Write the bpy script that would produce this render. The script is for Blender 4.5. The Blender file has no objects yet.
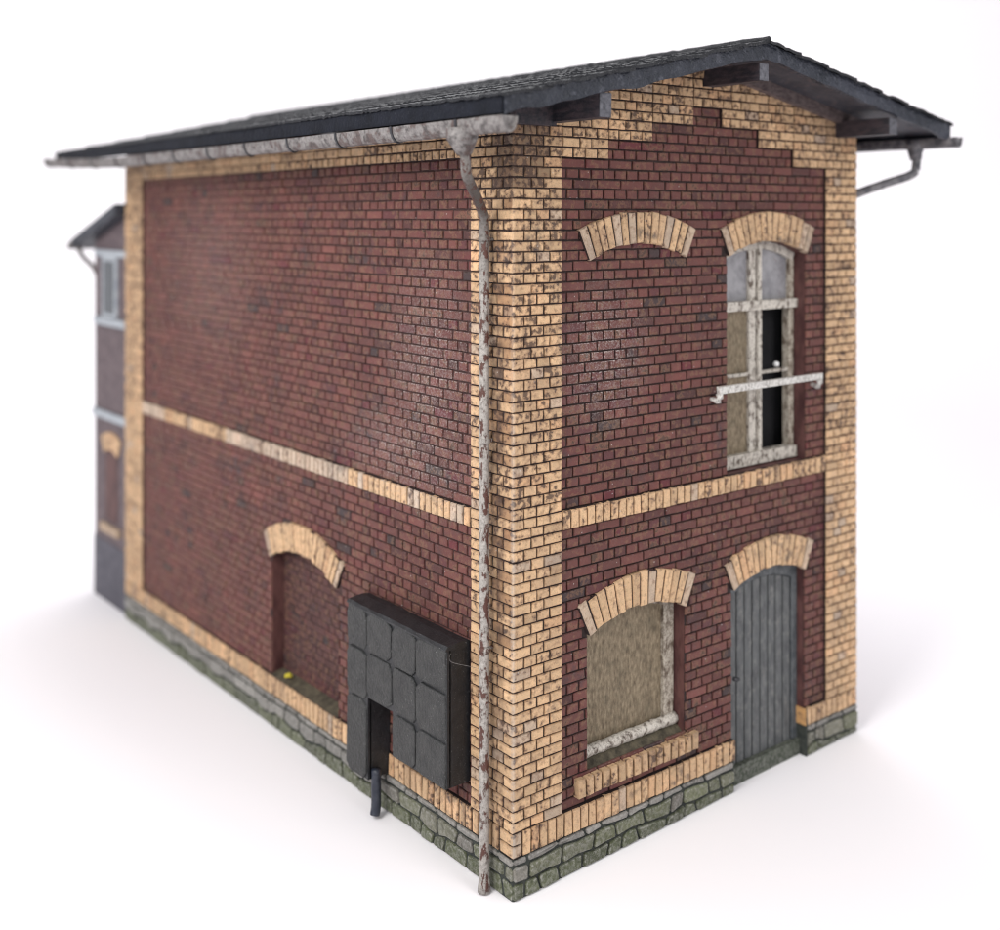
import bpy, math, random
from mathutils import Vector, noise
from mathutils.geometry import tessellate_polygon

rnd = random.Random(11)
R = math.radians
scene = bpy.context.scene
COL = scene.collection

# ------------------------------------------------------------------ camera
CAM = Vector((-9.67, -11.857, 8.985)); YAW = R(51.432)
cd = bpy.data.cameras.new('camera'); cam = bpy.data.objects.new('camera', cd); COL.objects.link(cam)
cam.location = CAM; cam.rotation_euler = (R(90), 0, YAW - R(90))
cd.sensor_width = 36; cd.lens = 36 * 1.1535; cd.shift_y = -0.248; cd.clip_start = .1; cd.clip_end = 300
cd.dof.use_dof = True; cd.dof.focus_distance = 16.1; cd.dof.aperture_fstop = 0.0415 / 0.25
scene.camera = cam
FW = Vector((math.cos(YAW), math.sin(YAW), 0)); RT = Vector((math.sin(YAW), -math.cos(YAW), 0))

# ------------------------------------------------------------------ light
world = bpy.data.worlds.new('World'); scene.world = world; world.use_nodes = True
bg = world.node_tree.nodes['Background']
bg.inputs[0].default_value = (0.985, 0.985, 1.0, 1); bg.inputs[1].default_value = 0.75
def area(name, loc, target, size, power, col=(1, 1, 1)):
    l = bpy.data.lights.new(name, 'AREA'); l.shape = 'SQUARE'; l.size = size; l.energy = power; l.color = col
    o = bpy.data.objects.new(name, l); COL.objects.link(o); o.location = loc
    o.rotation_euler = (Vector(target) - Vector(loc)).to_track_quat('-Z', 'Y').to_euler(); return o
area('softbox_left', (-22, -4, 20), (0, 4, 3), 12, 6900, (1, .985, .96))
area('softbox_front', (2, -26, 20), (2, 0, 4), 12, 2500, (1, .985, .96))
area('softbox_back', (9, 16, 26), (9, 18, 0), 18, 4200, (1, 1, 1))
scene.view_settings.view_transform = 'Standard'; scene.view_settings.look = 'None'
scene.view_settings.exposure = 0; scene.view_settings.gamma = 1
scene.cycles.max_bounces = 6; scene.cycles.filter_width = 1.0

# ------------------------------------------------------------------ node helpers
def newmat(name):
    m = bpy.data.materials.new(name); m.use_nodes = True; nt = m.node_tree
    return m, nt, nt.nodes['Principled BSDF']
def nd(nt, t, **kw):
    n = nt.nodes.new(t)
    for k, v in kw.items(): setattr(n, k, v)
    return n
def pos(nt): return nd(nt, 'ShaderNodeNewGeometry').outputs['Position']
def noise_n(nt, scale, detail=4, rough=.6, vec=None, stretch=None):
    n = nd(nt, 'ShaderNodeTexNoise'); n.inputs['Scale'].default_value = scale
    n.inputs['Detail'].default_value = detail; n.inputs['Roughness'].default_value = rough
    v = vec if vec is not None else pos(nt)
    if stretch:
        mp = nd(nt, 'ShaderNodeMapping'); mp.inputs['Scale'].default_value = stretch
        nt.links.new(v, mp.inputs[0]); v = mp.outputs[0]
    nt.links.new(v, n.inputs['Vector']); return n.outputs['Fac']
def ramp(nt, fac, a, b, va=0., vb=1.):
    m = nd(nt, 'ShaderNodeMapRange'); nt.links.new(fac, m.inputs[0])
    for i, v in zip((1, 2, 3, 4), (a, b, va, vb)): m.inputs[i].default_value = v
    return m.outputs[0]
def math_n(nt, op, a, b=None):
    m = nd(nt, 'ShaderNodeMath', operation=op)
    for i, x in enumerate((a, b)):
        if x is None: continue
        if isinstance(x, (int, float)): m.inputs[i].default_value = x
        else: nt.links.new(x, m.inputs[i])
    return m.outputs[0]
def mix(nt, fac, a, b, bt='MIX'):
    m = nd(nt, 'ShaderNodeMix', data_type='RGBA', blend_type=bt)
    for sock, x in ((m.inputs[0], fac), (m.inputs[6], a), (m.inputs[7], b)):
        if isinstance(x, (int, float)): sock.default_value = x
        elif isinstance(x, tuple): sock.default_value = (*x, 1)
        else: nt.links.new(x, sock)
    return m.outputs[2]
def bump(nt, bsdf, h, strength=.5, dist=.02):
    b = nd(nt, 'ShaderNodeBump'); b.inputs['Strength'].default_value = strength; b.inputs['Distance'].default_value = dist
    nt.links.new(h, b.inputs['Height']); nt.links.new(b.outputs[0], bsdf.inputs['Normal'])
def attr(nt, name):
    return nd(nt, 'ShaderNodeAttribute', attribute_name=name)
def blob(nt, centre, radii):
    """soft 0..1 mask round a place on the model (a stain, painted shade or a dry-brushed patch)"""
    s = nd(nt, 'ShaderNodeVectorMath', operation='SUBTRACT'); nt.links.new(pos(nt), s.inputs[0]); s.inputs[1].default_value = centre
    d = nd(nt, 'ShaderNodeVectorMath', operation='DIVIDE'); nt.links.new(s.outputs[0], d.inputs[0]); d.inputs[1].default_value = radii
    l = nd(nt, 'ShaderNodeVectorMath', operation='LENGTH'); nt.links.new(d.outputs[0], l.inputs[0])
    return ramp(nt, l.outputs['Value'], 1., .2)

# ------------------------------------------------------------------ materials
def nd_sep(nt, col):
    n = nd(nt, 'ShaderNodeSeparateColor'); nt.links.new(col, n.inputs[0]); return n.outputs[1]
def brick_material():
    m, nt, b = newmat('painted_brick')
    t = attr(nt, 'tint').outputs['Color']
    ms = nd(nt, 'ShaderNodeSeparateXYZ'); nt.links.new(attr(nt, 'misc').outputs['Vector'], ms.inputs[0])
    edge, spot, rn = ms.outputs
    n1 = noise_n(nt, 22, 5, .7); n2 = noise_n(nt, 60, 3, .7)
    c = mix(nt, ramp(nt, n1, .3, .7), t, mix(nt, 1., t, (1.22, 1.18, 1.12), 'MULTIPLY'))
    c = mix(nt, ramp(nt, n2, .45, .75, 0, .55), c, mix(nt, 1., c, (.55, .5, .5), 'MULTIPLY'))
    # grime caught along the edges, slow cloudy variation over the walls
    c = mix(nt, math_n(nt, 'MULTIPLY', edge, .30), c, mix(nt, 1., c, (.40, .33, .30), 'MULTIPLY'))
    cl = noise_n(nt, 1.1, 5, .7)
    c = mix(nt, ramp(nt, cl, .36, .50, .50, 0), c, mix(nt, 1., c, (.62, .60, .66), 'MULTIPLY'))
    c = mix(nt, ramp(nt, cl, .52, .68, 0, .6), c, mix(nt, 1., c, (1.30, 1.20, 1.18), 'MULTIPLY'))
    isred = ramp(nt, nd_sep(nt, t), .20, .10)
    cr = math_n(nt, 'MULTIPLY', ramp(nt, noise_n(nt, 1.7, 4, .65, stretch=(1, 1, 1.3)), .56, .70), isred)
    c = mix(nt, math_n(nt, 'MULTIPLY', cr, .42), c, (.135, .020, .026))
    # dark brown chips and wash left on the face: amount per brick
    n3 = noise_n(nt, 11.5, 3, .55); n4 = noise_n(nt, 5.5, 2, .5)
    sp = math_n(nt, 'ADD', n3, math_n(nt, 'MULTIPLY', spot, .24))
    sp = math_n(nt, 'ADD', sp, math_n(nt, 'MULTIPLY', n4, .12))
    sm = ramp(nt, sp, .725, .80)
    c = mix(nt, math_n(nt, 'MULTIPLY', ramp(nt, sp, .60, .72), .50), c, (.24, .125, .07))
    c = mix(nt, math_n(nt, 'MULTIPLY', sm, .80), c, (.060, .032, .023))
    # soot in large clouds
    big = ramp(nt, noise_n(nt, 1.0, 4, .65), .53, .68)
    med = ramp(nt, noise_n(nt, 6, 3, .6), .45, .62)
    c = mix(nt, math_n(nt, 'MULTIPLY', math_n(nt, 'MULTIPLY', big, med), .68), c, (.03, .028, .035))
    # pale dry-brush and painted highlights on edges, mostly inside a few patches
    pa = math_n(nt, 'MAXIMUM', blob(nt, (0, 2.0, 6.6), (.6, 1.5, 2.2)), blob(nt, (1.75, 0, 7.0), (1.1, .6, 1.3)))
    pa = math_n(nt, 'MAXIMUM', pa, blob(nt, (0, 2.6, 5.4), (.5, 2.2, 1.)))
    pa = math_n(nt, 'MAXIMUM', pa, math_n(nt, 'MULTIPLY', blob(nt, (0, 9.5, 8.0), (.5, 2.6, 2.2)), .45))
    n5 = noise_n(nt, 34, 4, .75)
    eg = math_n(nt, 'MULTIPLY', edge, math_n(nt, 'ADD', math_n(nt, 'MULTIPLY', pa, .75), .13))
    eg = math_n(nt, 'ADD', eg, math_n(nt, 'MULTIPLY', pa, .40))
    wm = math_n(nt, 'MULTIPLY', ramp(nt, n5, .47, .62), eg)
    c = mix(nt, wm, c, (.50, .44, .42))
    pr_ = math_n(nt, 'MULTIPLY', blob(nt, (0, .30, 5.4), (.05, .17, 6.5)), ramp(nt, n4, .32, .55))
    c = mix(nt, math_n(nt, 'MULTIPLY', pr_, .8), c, (.055, .026, .018))  # contact shadow and rust run beside the downpipe, painted brown
    ce = math_n(nt, 'MULTIPLY', blob(nt, (0, 0, 3.), (.055, .055, 7.5)), ramp(nt, n2, .35, .6))
    c = mix(nt, math_n(nt, 'MULTIPLY', ce, .75), c, (.46, .43, .40))
    # pin-prick dust
    v = nd(nt, 'ShaderNodeTexVoronoi'); v.inputs['Scale'].default_value = 7; nt.links.new(pos(nt), v.inputs['Vector'])
    dm = math_n(nt, 'MULTIPLY', ramp(nt, v.outputs['Distance'], .085, .06), ramp(nt, noise_n(nt, 3, 2), .5, .56))
    c = mix(nt, math_n(nt, 'MULTIPLY', dm, .55), c, (.6, .57, .55))
    nt.links.new(c, b.inputs['Base Color'])
    nt.links.new(ramp(nt, n1, .3, .7, .50, .74), b.inputs['Roughness'])
    bump(nt, b, math_n(nt, 'ADD', noise_n(nt, 30, 6, .8), math_n(nt, 'MULTIPLY', sm, -.5)), .8, .030)
    return m
def simple(name, ca, cb, scale=10, lo=.4, hi=.6, rough=.6, bs=.4, bd=.015, stretch=None, extra=None, detail=5):
    m, nt, b = newmat(name)
    n = noise_n(nt, scale, detail, .65, stretch=stretch)
    c = mix(nt, ramp(nt, n, lo, hi), ca, cb)
    if extra:
        (sc, a2, b2, col, amt) = extra
        c = mix(nt, math_n(nt, 'MULTIPLY', ramp(nt, noise_n(nt, sc, 4, .7), a2, b2), amt), c, col)
    nt.links.new(c, b.inputs['Base Color']); b.inputs['Roughness'].default_value = rough
    bump(nt, b, math_n(nt, 'ADD', n, noise_n(nt, scale * 4, 3, .7)), bs, bd)
    return m
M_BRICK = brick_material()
M_MORTAR = simple('dark_joint', (.014, .007, .007), (.030, .013, .011), 8, rough=.8)
M_JOINT2 = simple('dusty_brown_joint', (.035, .016, .015), (.060, .028, .026), 5, rough=.85)
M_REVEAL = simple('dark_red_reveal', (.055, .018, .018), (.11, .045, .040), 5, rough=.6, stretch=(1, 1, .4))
M_BLACKIN = simple('black_inside', (.004, .004, .006), (.006, .006, .008), 4, rough=.9)
M_ROOFP = simple('dark_blue_grey_roof_edge', (.006, .009, .017), (.034, .038, .055), 1.6, .34, .68, rough=.5, bs=.9, bd=.06, extra=(8, .55, .72, (.10, .105, .13), .6))
M_SOFFIT = simple('roof_underside', (.022, .024, .034), (.045, .046, .058), 3, rough=.6, extra=(9, .52, .66, (.12, .085, .085), .6))
M_FELT = simple('sanded_roofing_felt', (.010, .012, .018), (.034, .036, .046), 26, .3, .72, rough=.6, bs=1., bd=.05, detail=8, extra=(44, .60, .66, (.26, .26, .28), .7))
M_BATTEN = simple('reddish_worn_batten', (.05, .032, .034), (.15, .115, .11), 8, .35, .65, rough=.7, stretch=(1, 1, 2))
M_PURLIN = simple('dark_purlin_wood', (.014, .014, .02), (.05, .036, .042), 7, rough=.55, bs=.7, stretch=(2, .5, 2))
M_CUT = simple('purlin_end_grain', (.045, .045, .055), (.13, .13, .15), 16, .35, .6, rough=.7)
M_BOX = simple('black_painted_card', (.008, .009, .010), (.034, .035, .034), 5, .3, .7, rough=.42, bs=.9, bd=.03, extra=(46, .64, .69, (.42, .42, .42), .7))
M_BOXD = simple('black_painted_edge', (.008, .009, .011), (.020, .021, .024), 9, .3, .7, rough=.4, bs=.5, extra=(40, .66, .70, (.32, .32, .32), .8))
M_PIPEB = simple('dark_blue_pipe', (.012, .016, .03), (.03, .035, .05), 9, rough=.4)
M_PLY = simple('weathered_board', (.11, .080, .050), (.30, .24, .16), 12, .34, .66, rough=.75, bs=.7, stretch=(2.0, 2.0, .8), extra=(3.2, .50, .66, (.095, .078, .05), .5), detail=7)
M_PEEL = simple('peeling_white_paint', (.085, .06, .045), (.60, .56, .50), 13, .37, .50, rough=.6, bs=.7, bd=.02, stretch=(1, 1, .6), extra=(30, .48, .66, (.22, .18, .15), .75))
M_PEEL2 = simple('peeling_cream_paint', (.10, .07, .048), (.48, .43, .36), 11, .38, .54, rough=.6, bs=.7, bd=.02, stretch=(1, 1, .5), extra=(26, .46, .64, (.13, .095, .07), .75))
M_RAIL = simple('speckled_white_paint', (.26, .24, .22), (.66, .64, .61), 28, .36, .54, rough=.55, bs=.5)
M_PANE = simple('cloudy_pane', (.20, .195, .21), (.30, .295, .31), 3, rough=.25, bs=.15, extra=(9, .66, .72, (.15, .07, .06), .7))
M_DOOR = simple('grey_blue_door_paint', (.052, .056, .060), (.130, .136, .138), 5, .3, .72, rough=.6, bs=.7, stretch=(2, 2, .7), extra=(5, .52, .72, (.24, .235, .225), .5))
M_DOORF = simple('grey_door_frame', (.050, .057, .064), (.10, .108, .115), 6, rough=.6, bs=.5)
M_KNOB = simple('dark_iron', (.012, .013, .017), (.03, .03, .035), 9, rough=.45)
M_WHITE = simple('white_bead', (.85, .85, .85), (.9, .9, .9), 4, rough=.3, bs=0)
M_MOSSY = simple('mossy_sill', (.035, .028, .018), (.12, .10, .065), 9, .35, .65, rough=.8, bs=.7)
M_YELLOW = simple('yellow_flock', (.45, .38, .02), (.6, .5, .05), 30, rough=.8)
M_ANNEX = simple('dull_purple_brick', (.090, .066, .074), (.14, .105, .112), 6, rough=.7)
M_ANNEXB = simple('slate_blue_base', (.060, .058, .075), (.095, .09, .112), 5, rough=.7)
M_PALEBAND = simple('pale_blue_band', (.30, .33, .37), (.42, .45, .48), 6, rough=.6)
M_GLASSD = simple('dark_teal_glass', (.020, .030, .038), (.045, .060, .070), 2, rough=.2, bs=0)
M_BACK = simple('back_wall_plaster', (.16, .07, .06), (.22, .10, .09), 4, rough=.8)

def stone_material():
    m, nt, b = newmat('mossy_stone')
    t = attr(nt, 'tint').outputs['Color']
    ms = nd(nt, 'ShaderNodeSeparateXYZ'); nt.links.new(attr(nt, 'misc').outputs['Vector'], ms.inputs[0])
    edge = ms.outputs[0]
    n1 = noise_n(nt, 12, 5, .7); n2 = noise_n(nt, 17, 6, .8)
    c = mix(nt, ramp(nt, n1, .3, .7), mix(nt, 1., t, (.62, .62, .62), 'MULTIPLY'), mix(nt, 1., t, (1.3, 1.28, 1.25), 'MULTIPLY'))
    c = mix(nt, math_n(nt, 'MULTIPLY', ramp(nt, n2, .46, .58), math_n(nt, 'ADD', math_n(nt, 'MULTIPLY', edge, .30), .34)), c, (.50, .49, .46))
    c = mix(nt, ramp(nt, n2, .42, .30, 0, .6), c, (.02, .024, .018))
    nt.links.new(c, b.inputs['Base Color']); b.inputs['Roughness'].default_value = .6
    bump(nt, b, math_n(nt, 'ADD', n1, n2), 1., .05)
    return m
M_STONE = stone_material()
M_STONEJ = simple('stone_joint', (.018, .022, .020), (.04, .045, .038), 9, rough=.8)

def pipe_material():
    m, nt, b = newmat('chipped_grey_pipe_paint')
    n1 = noise_n(nt, 6.5, 5, .68, stretch=(1.6, 1.6, .8)); n2 = noise_n(nt, 26, 4, .7)
    c = mix(nt, ramp(nt, n2, .3, .7), (.17, .155, .145), (.42, .39, .36))
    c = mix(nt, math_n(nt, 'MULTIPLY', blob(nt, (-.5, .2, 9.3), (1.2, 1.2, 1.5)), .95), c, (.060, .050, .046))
    rust = ramp(nt, n1, .525, .56)
    c = mix(nt, rust, c, (.075, .026, .018))
    c = mix(nt, ramp(nt, n2, .40, .30, 0, .7), c, (.08, .05, .04))
    nt.links.new(c, b.inputs['Base Color']); b.inputs['Roughness'].default_value = .5
    bump(nt, b, math_n(nt, 'SUBTRACT', n2, rust), .6, .02)
    return m
M_PIPE = pipe_material()
def gutter_material():
    m, nt, b = newmat('chipped_gutter_paint')
    n1 = noise_n(nt, 5, 5, .7); n2 = noise_n(nt, 20, 5, .75)
    c = mix(nt, ramp(nt, n2, .3, .7), (.10, .092, .090), (.30, .28, .272))
    c = mix(nt, ramp(nt, n1, .53, .58, 0, .85), c, (.075, .045, .04))
    c = mix(nt, ramp(nt, noise_n(nt, 9, 5, .75), .50, .60, 0, .8), c, (.035, .028, .028))
    nt.links.new(c, b.inputs['Base Color']); b.inputs['Roughness'].default_value = .5
    bump(nt, b, n2, .6, .03)
    return m
M_GUTTER = gutter_material()
M_GUTTERD = simple('shaded_worn_gutter_paint', (.05, .05, .062), (.20, .19, .20), 6, .4, .66, rough=.5, bs=.6, bd=.02, extra=(16, .58, .68, (.34, .32, .32), .6))  # gutter paint darkened: shade on the right gutter and pipe put into the colour
def paper_material():
    m, nt, b = newmat('white_paper_sweep')
    b.inputs['Base Color'].default_value = (.895, .872, .900, 1); b.inputs['Roughness'].default_value = .85
    b.inputs['Specular IOR Level'].default_value = .2
    bump(nt, b, noise_n(nt, 12, 3, .6), .03, .01)
    return m
M_PAPER = paper_material()

# ------------------------------------------------------------------ mesh helpers
class MB:
    def __init__(s): s.v = []; s.f = []; s.t = []; s.m = []
    def face(s, idx, tint=(1, 1, 1), misc=(0, 0, 0)): s.f.append(idx); s.t.append(tint); s.m.append(misc)
    def add(s, verts, faces, tint=(1, 1, 1), misc=(0, 0, 0)):
        o = len(s.v); s.v += [tuple(p) for p in verts]
        for f in faces: s.face([o + i for i in f], tint, misc)
    def box(s, a, b, jit=0):
        (x0, y0, z0), (x1, y1, z1) = a, b
        vs = [(x, y, z) for z in (z0, z1) for y in (y0, y1) for x in (x0, x1)]
        if jit: vs = [tuple(c + rnd.uniform(-jit, jit) for c in p) for p in vs]
        s.add(vs, [(0, 2, 3, 1), (4, 5, 7, 6), (0, 1, 5, 4), (2, 6, 7, 3), (0, 4, 6, 2), (1, 3, 7, 5)])
    def tube(s, pts, rad, seg=14, cap=True, wob=0):
        pts = [Vector(p) for p in pts]; n = len(pts); rings = []
        rads = rad if isinstance(rad, (list, tuple)) else [rad] * n
        for i, p in enumerate(pts):
            d = (pts[min(i + 1, n - 1)] - pts[max(i - 1, 0)]).normalized()
            a = d.cross(Vector((0, 0, 1)) if abs(d.z) < .9 else Vector((1, 0, 0))).normalized(); b = d.cross(a)
            rings.append([p + (a * math.cos(t) + b * math.sin(t)) * (rads[i] * (1 + rnd.uniform(-wob, wob))) for t in [2 * math.pi * k / seg for k in range(seg)]])
        o = len(s.v)
        for r_ in rings: s.v += [tuple(q) for q in r_]
        for i in range(n - 1):
            for k in range(seg):
                k2 = (k + 1) % seg
                s.face([o + i * seg + k, o + i * seg + k2, o + (i + 1) * seg + k2, o + (i + 1) * seg + k])
        if cap:
            s.face([o + k for k in range(seg)][::-1]); s.face([o + (n - 1) * seg + k for k in range(seg)])
    def build(s, name, mat, parent=None, smooth=False, stuff=False, label=None):
        if not s.v: return None
        xs = list(zip(*s.v)); c = Vector([(min(a) + max(a)) / 2 for a in xs])
        me = bpy.data.meshes.new(name); me.from_pydata([(p[0] - c.x, p[1] - c.y, p[2] - c.z) for p in s.v], [], s.f)
        a = me.attributes.new('tint', 'FLOAT_COLOR', 'FACE'); a.data.foreach_set('color', [x for t in s.t for x in (*t, 1)])
        a = me.attributes.new('misc', 'FLOAT_VECTOR', 'FACE'); a.data.foreach_set('vector', [x for t in s.m for x in t])
        me.materials.append(mat)
        if smooth: me.shade_smooth() if hasattr(me, 'shade_smooth') else me.polygons.foreach_set('use_smooth', [True] * len(me.polygons))
        o = bpy.data.objects.new(name, me); COL.objects.link(o)
        off = Vector((0, 0, 0)); p = parent
        while p is not None: off += p.location; p = p.parent
        o.parent = parent; o.location = c - off
        if stuff: o['kind'] = 'stuff'
        if label: o['label'] = label
        return o
def tag(o, label, cat, group=None):
    o['label'] = label; o['category'] = cat
    if group: o['group'] = group

# planes: (u, v, n) -> world, n outwards
W, L = 7.77, 13.95
def PF(u, v, n): return (u, -n, v)
def PL(u, v, n): return (-n, u, v)
def PR(u, v, n): return (W + n, u, v)
FLIP = {PF: False, PL: True, PR: False}

def inset(poly, d):
    n = len(poly); out = []
    for i in range(n):
        p0, p, p1 = poly[i - 1], poly[i], poly[(i + 1) % n]
        e0 = (p[0] - p0[0], p[1] - p0[1]); e1 = (p1[0] - p[0], p1[1] - p[1])
        l0 = math.hypot(*e0) or 1e-6; l1 = math.hypot(*e1) or 1e-6
        n0 = (-e0[1] / l0, e0[0] / l0); n1 = (-e1[1] / l1, e1[0] / l1)
        bx, by = n0[0] + n1[0], n0[1] + n1[1]; q = bx * bx + by * by
        if q < .3: q = .3
        out.append((p[0] + 2 * d * bx / q, p[1] + 2 * d * by / q))
    return out
def prism(mb, plane, poly, n0, n1, bev, tint=(1, 1, 1), misc=(0, 0, 0), tilt=0, levels=1):
    """piece with a bevelled outer face: poly counter-clockwise in (u, v)"""
    cu = sum(p[0] for p in poly) / len(poly); cv = sum(p[1] for p in poly) / len(poly)
    tu, tv = rnd.uniform(-tilt, tilt), rnd.uniform(-tilt, tilt)
    if levels == 1: prof = [(0, n0), (0, n1 - bev), (bev, n1)]
    else: prof = [(0, n0), (0, n1 - bev), (.3 * bev, n1 - .35 * bev), (bev, n1)]
    o = len(mb.v); k = len(poly)
    for j, (ins, n) in enumerate(prof):
        pl = inset(poly, ins) if ins else poly
        for (u, v) in pl:
            dn = tu * (u - cu) + tv * (v - cv) if j else 0
            mb.v.append(plane(u, v, n + dn))
    fl = FLIP[plane]; m = len(prof)
    for j in range(m - 1):
        ms = (1. if j >= m - 2 else .0, misc[1], misc[2])
        for i in range(k):
            if k == 4: ms = ((.35, .4, 1., .4)[i] if j >= m - 2 else 0., misc[1], misc[2])  # top edge weighs most, for the painted highlight from above
            i2 = (i + 1) % k; f = [o + j * k + i, o + j * k + i2, o + (j + 1) * k + i2, o + (j + 1) * k + i]
            mb.face(f[::-1] if fl else f, tint, ms)
    f = [o + (m - 1) * k + i for i in range(k)]
    mb.face(f[::-1] if fl else f, tint, (0, misc[1], misc[2]))

def project(p):
    d = Vector(p) - CAM; w = d.dot(FW); return 500 + 1153.5 * d.dot(RT) / w, 217 - 1153.5 * d.z / w

def ground(x): return -.12 + .0165 * x            # the sheet lies a touch out of level under the model
# ------------------------------------------------------------------ the setting: white paper sweep
def sweep():
    prof = [(-30, 0), (0, 0), (30, 0)]
    for k in range(1, 13):
        a = k / 12 * math.pi / 2; prof.append((30 + 12 * math.sin(a), 12 - 12 * math.cos(a)))
    prof.append((42, 50)); mb = MB(); c0 = CAM.copy(); c0.z = 0
    for (d, z) in prof:
        for s in (-60, 60):
            p = c0 + FW * d + RT * s; mb.v.append((p.x, p.y, z + ground(p.x)))
    for i in range(len(prof) - 1): mb.face([2 * i, 2 * i + 1, 2 * i + 3, 2 * i + 2])
    o = mb.build('table_surface', M_PAPER, smooth=True); o['kind'] = 'structure'
sweep()

# ------------------------------------------------------------------ the building
root = bpy.data.objects.new('model_building', None); COL.objects.link(root); root.location = (0, 0, 0)
tag(root, 'weathered red brick model building with yellow brick corners and a dark low roof', 'model building')

C1, C2 = .144, (9.805 - 4.938) / 34
ZB, ZBELT0, ZBELT1, ZTOP = .78, 4.668, 4.938, 9.805
Q = .89                                       # corner strip on the front
QL0, QL1 = .95, 12.93                         # red field of the long wall
APX = W / 2
def roof_top(x): return 11.58 - (.224 if x < APX else .198) * abs(x - APX)
def roof_under(x): return roof_top(x) - .16

class Arch:
    def __init__(s, cx, spring, half, ang, thick, n, bottom, real=True):
        s.cx, s.spring, s.half, s.n, s.bottom, s.real = cx, spring, half, n, bottom, real
        s.ang = R(ang); s.r = half / math.sin(s.ang); s.cz = spring - s.r * math.cos(s.ang); s.t = thick
    def outline(s, grow=.0, depth_bottom=None):
        b = s.bottom if depth_bottom is None else depth_bottom
        pts = [(s.cx - s.half, b), (s.cx + s.half, b)]
        K = 16
        for k in range(K + 1):
            a = s.ang - 2 * s.ang * k / K
            pts.append((s.cx + (s.r + grow) * math.sin(a), s.cz + (s.r + grow) * math.cos(a)))
        return pts
    def blocked(s, v0, v1):
        """u-interval this opening (with half its ring) takes out of a course"""
        if not s.real or v1 <= s.bottom + .02: return None
        v = (v0 + v1) / 2
        rm = s.r + .16
        if v1 <= s.spring + .02: return (s.cx - s.half, s.cx + s.half)
        if v - s.cz >= rm: return None
        h = min(math.sqrt(rm * rm - (v - s.cz) ** 2), s.half + .1)
        return (s.cx - h, s.cx + h)
    def voussoirs(s, plane, parent, nout):
        for k in range(s.n):
            a0 = s.ang - 2 * s.ang * k / s.n; a1 = s.ang - 2 * s.ang * (k + 1) / s.n
            g = .010 / s.r
            ri = s.r + rnd.uniform(-.012, .014); ro = s.r + s.t + rnd.uniform(-.015, .015)
            P = lambda r_, a: (s.cx + r_ * math.sin(a), s.cz + r_ * math.cos(a))
            poly = [P(ri, a1 + g), P(ri, a0 - g), P(ro, a0 - g), P(ro, a1 + g)]
            poly = [(u + rnd.uniform(-.004, .004), v + rnd.uniform(-.004, .004)) for u, v in poly]
            mb = MB(); t = yellow(rnd, worn=(k in (0, s.n - 1)))
            prism(mb, plane, poly, nout - .10, nout + rnd.uniform(-.008, .008), .014, t, (0, rnd.uniform(.0, .45 if s.cz > 4 else .22), rnd.random()), .03)
            mb.build('arch_brick', M_BRICK, parent)
        # ring bed behind the voussoirs
        mb = MB(); K = 16; vs = []
        for k in range(K + 1):
            a = s.ang - 2 * s.ang * k / K
            for r_ in (s.r + .012, s.r + s.t - .012):
                for n in (nout - .10 if s.real else nout - .08, nout - .022):
                    vs.append(plane(s.cx + r_ * math.sin(a), s.cz + r_ * math.cos(a), n))
        fs = []
        for k in range(K):
            a, b = 4 * k, 4 * k + 4
            fs += [(a, a + 1, b + 1, b), (a + 1, a + 3, b + 3, b + 1), (a + 3, a + 2, b + 2, b + 3), (a + 2, a, b, b + 2)]
        fs += [(0, 2, 3, 1), (4 * K, 4 * K + 1, 4 * K + 3, 4 * K + 2)]
        mb.add(vs, fs); mb.build('arch_bed', M_MORTAR, parent)

def yellow(r, worn=False):
    k = r.gauss(1, .055); c = [.61 * k, .415 * k, .245 * k]
    x = r.random()
    if worn or x < .05: g = sum(c) / 3; c = [.62 * a + .38 * g for a in c]; c = [a * .9 for a in c]
    elif x < .13: c = [a * .82 for a in c]
    elif x < .2: c = [c[0] * 1.0, c[1] * .93, c[2] * .9]
    return tuple(max(.02, a) for a in c)
def red(r):
    k = r.gauss(1, .10); c = [.122 * k, .040 * k, .034 * k]
    x = r.random()
    if x < .015: c = [.105, .018, .024]
    elif x < .05: c = [.098, .028, .030]
    elif x < .066: c = [.044, .024, .025]
    elif x < .13: c = [a * .62 for a in c]; c[2] *= 1.08
    elif x < .2: c = [a * 1.15 for a in c]
    return tuple(max(.008, a) for a in c)

# a brick record: (kind, parent, plane, poly, n0, n1, bevel, tint, misc)
BRICKS = []
def brick(kind, parent, plane, u0, u1, v0, v1, n0, n1, tint, spot, gap=.0145, bev=.012, j=.0045):
    if u1 - u0 < .045: return
    q = lambda: rnd.uniform(-j, j)
    gu, gv = gap * 1.0, gap * .80                # joints fill up with grime towards the far end of the long wall
    if plane is PL:
        far = min(1, max(0, (u0 - 4) / 5)); gu = gap * (1.45 - .75 * far); gv = gap * (.78 - .42 * far); n0 += .012 * far
    poly = [(u0 + gu + q(), v0 + gv + q()), (u1 - gu + q(), v0 + gv + q()), (u1 - gu + q(), v1 - gv + q()), (u0 + gu + q(), v1 - gv + q())]
    BRICKS.append((kind, parent, plane, poly, n0, n1 + rnd.uniform(-.005, .005), bev, tint, (0, spot, rnd.random())))

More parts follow.
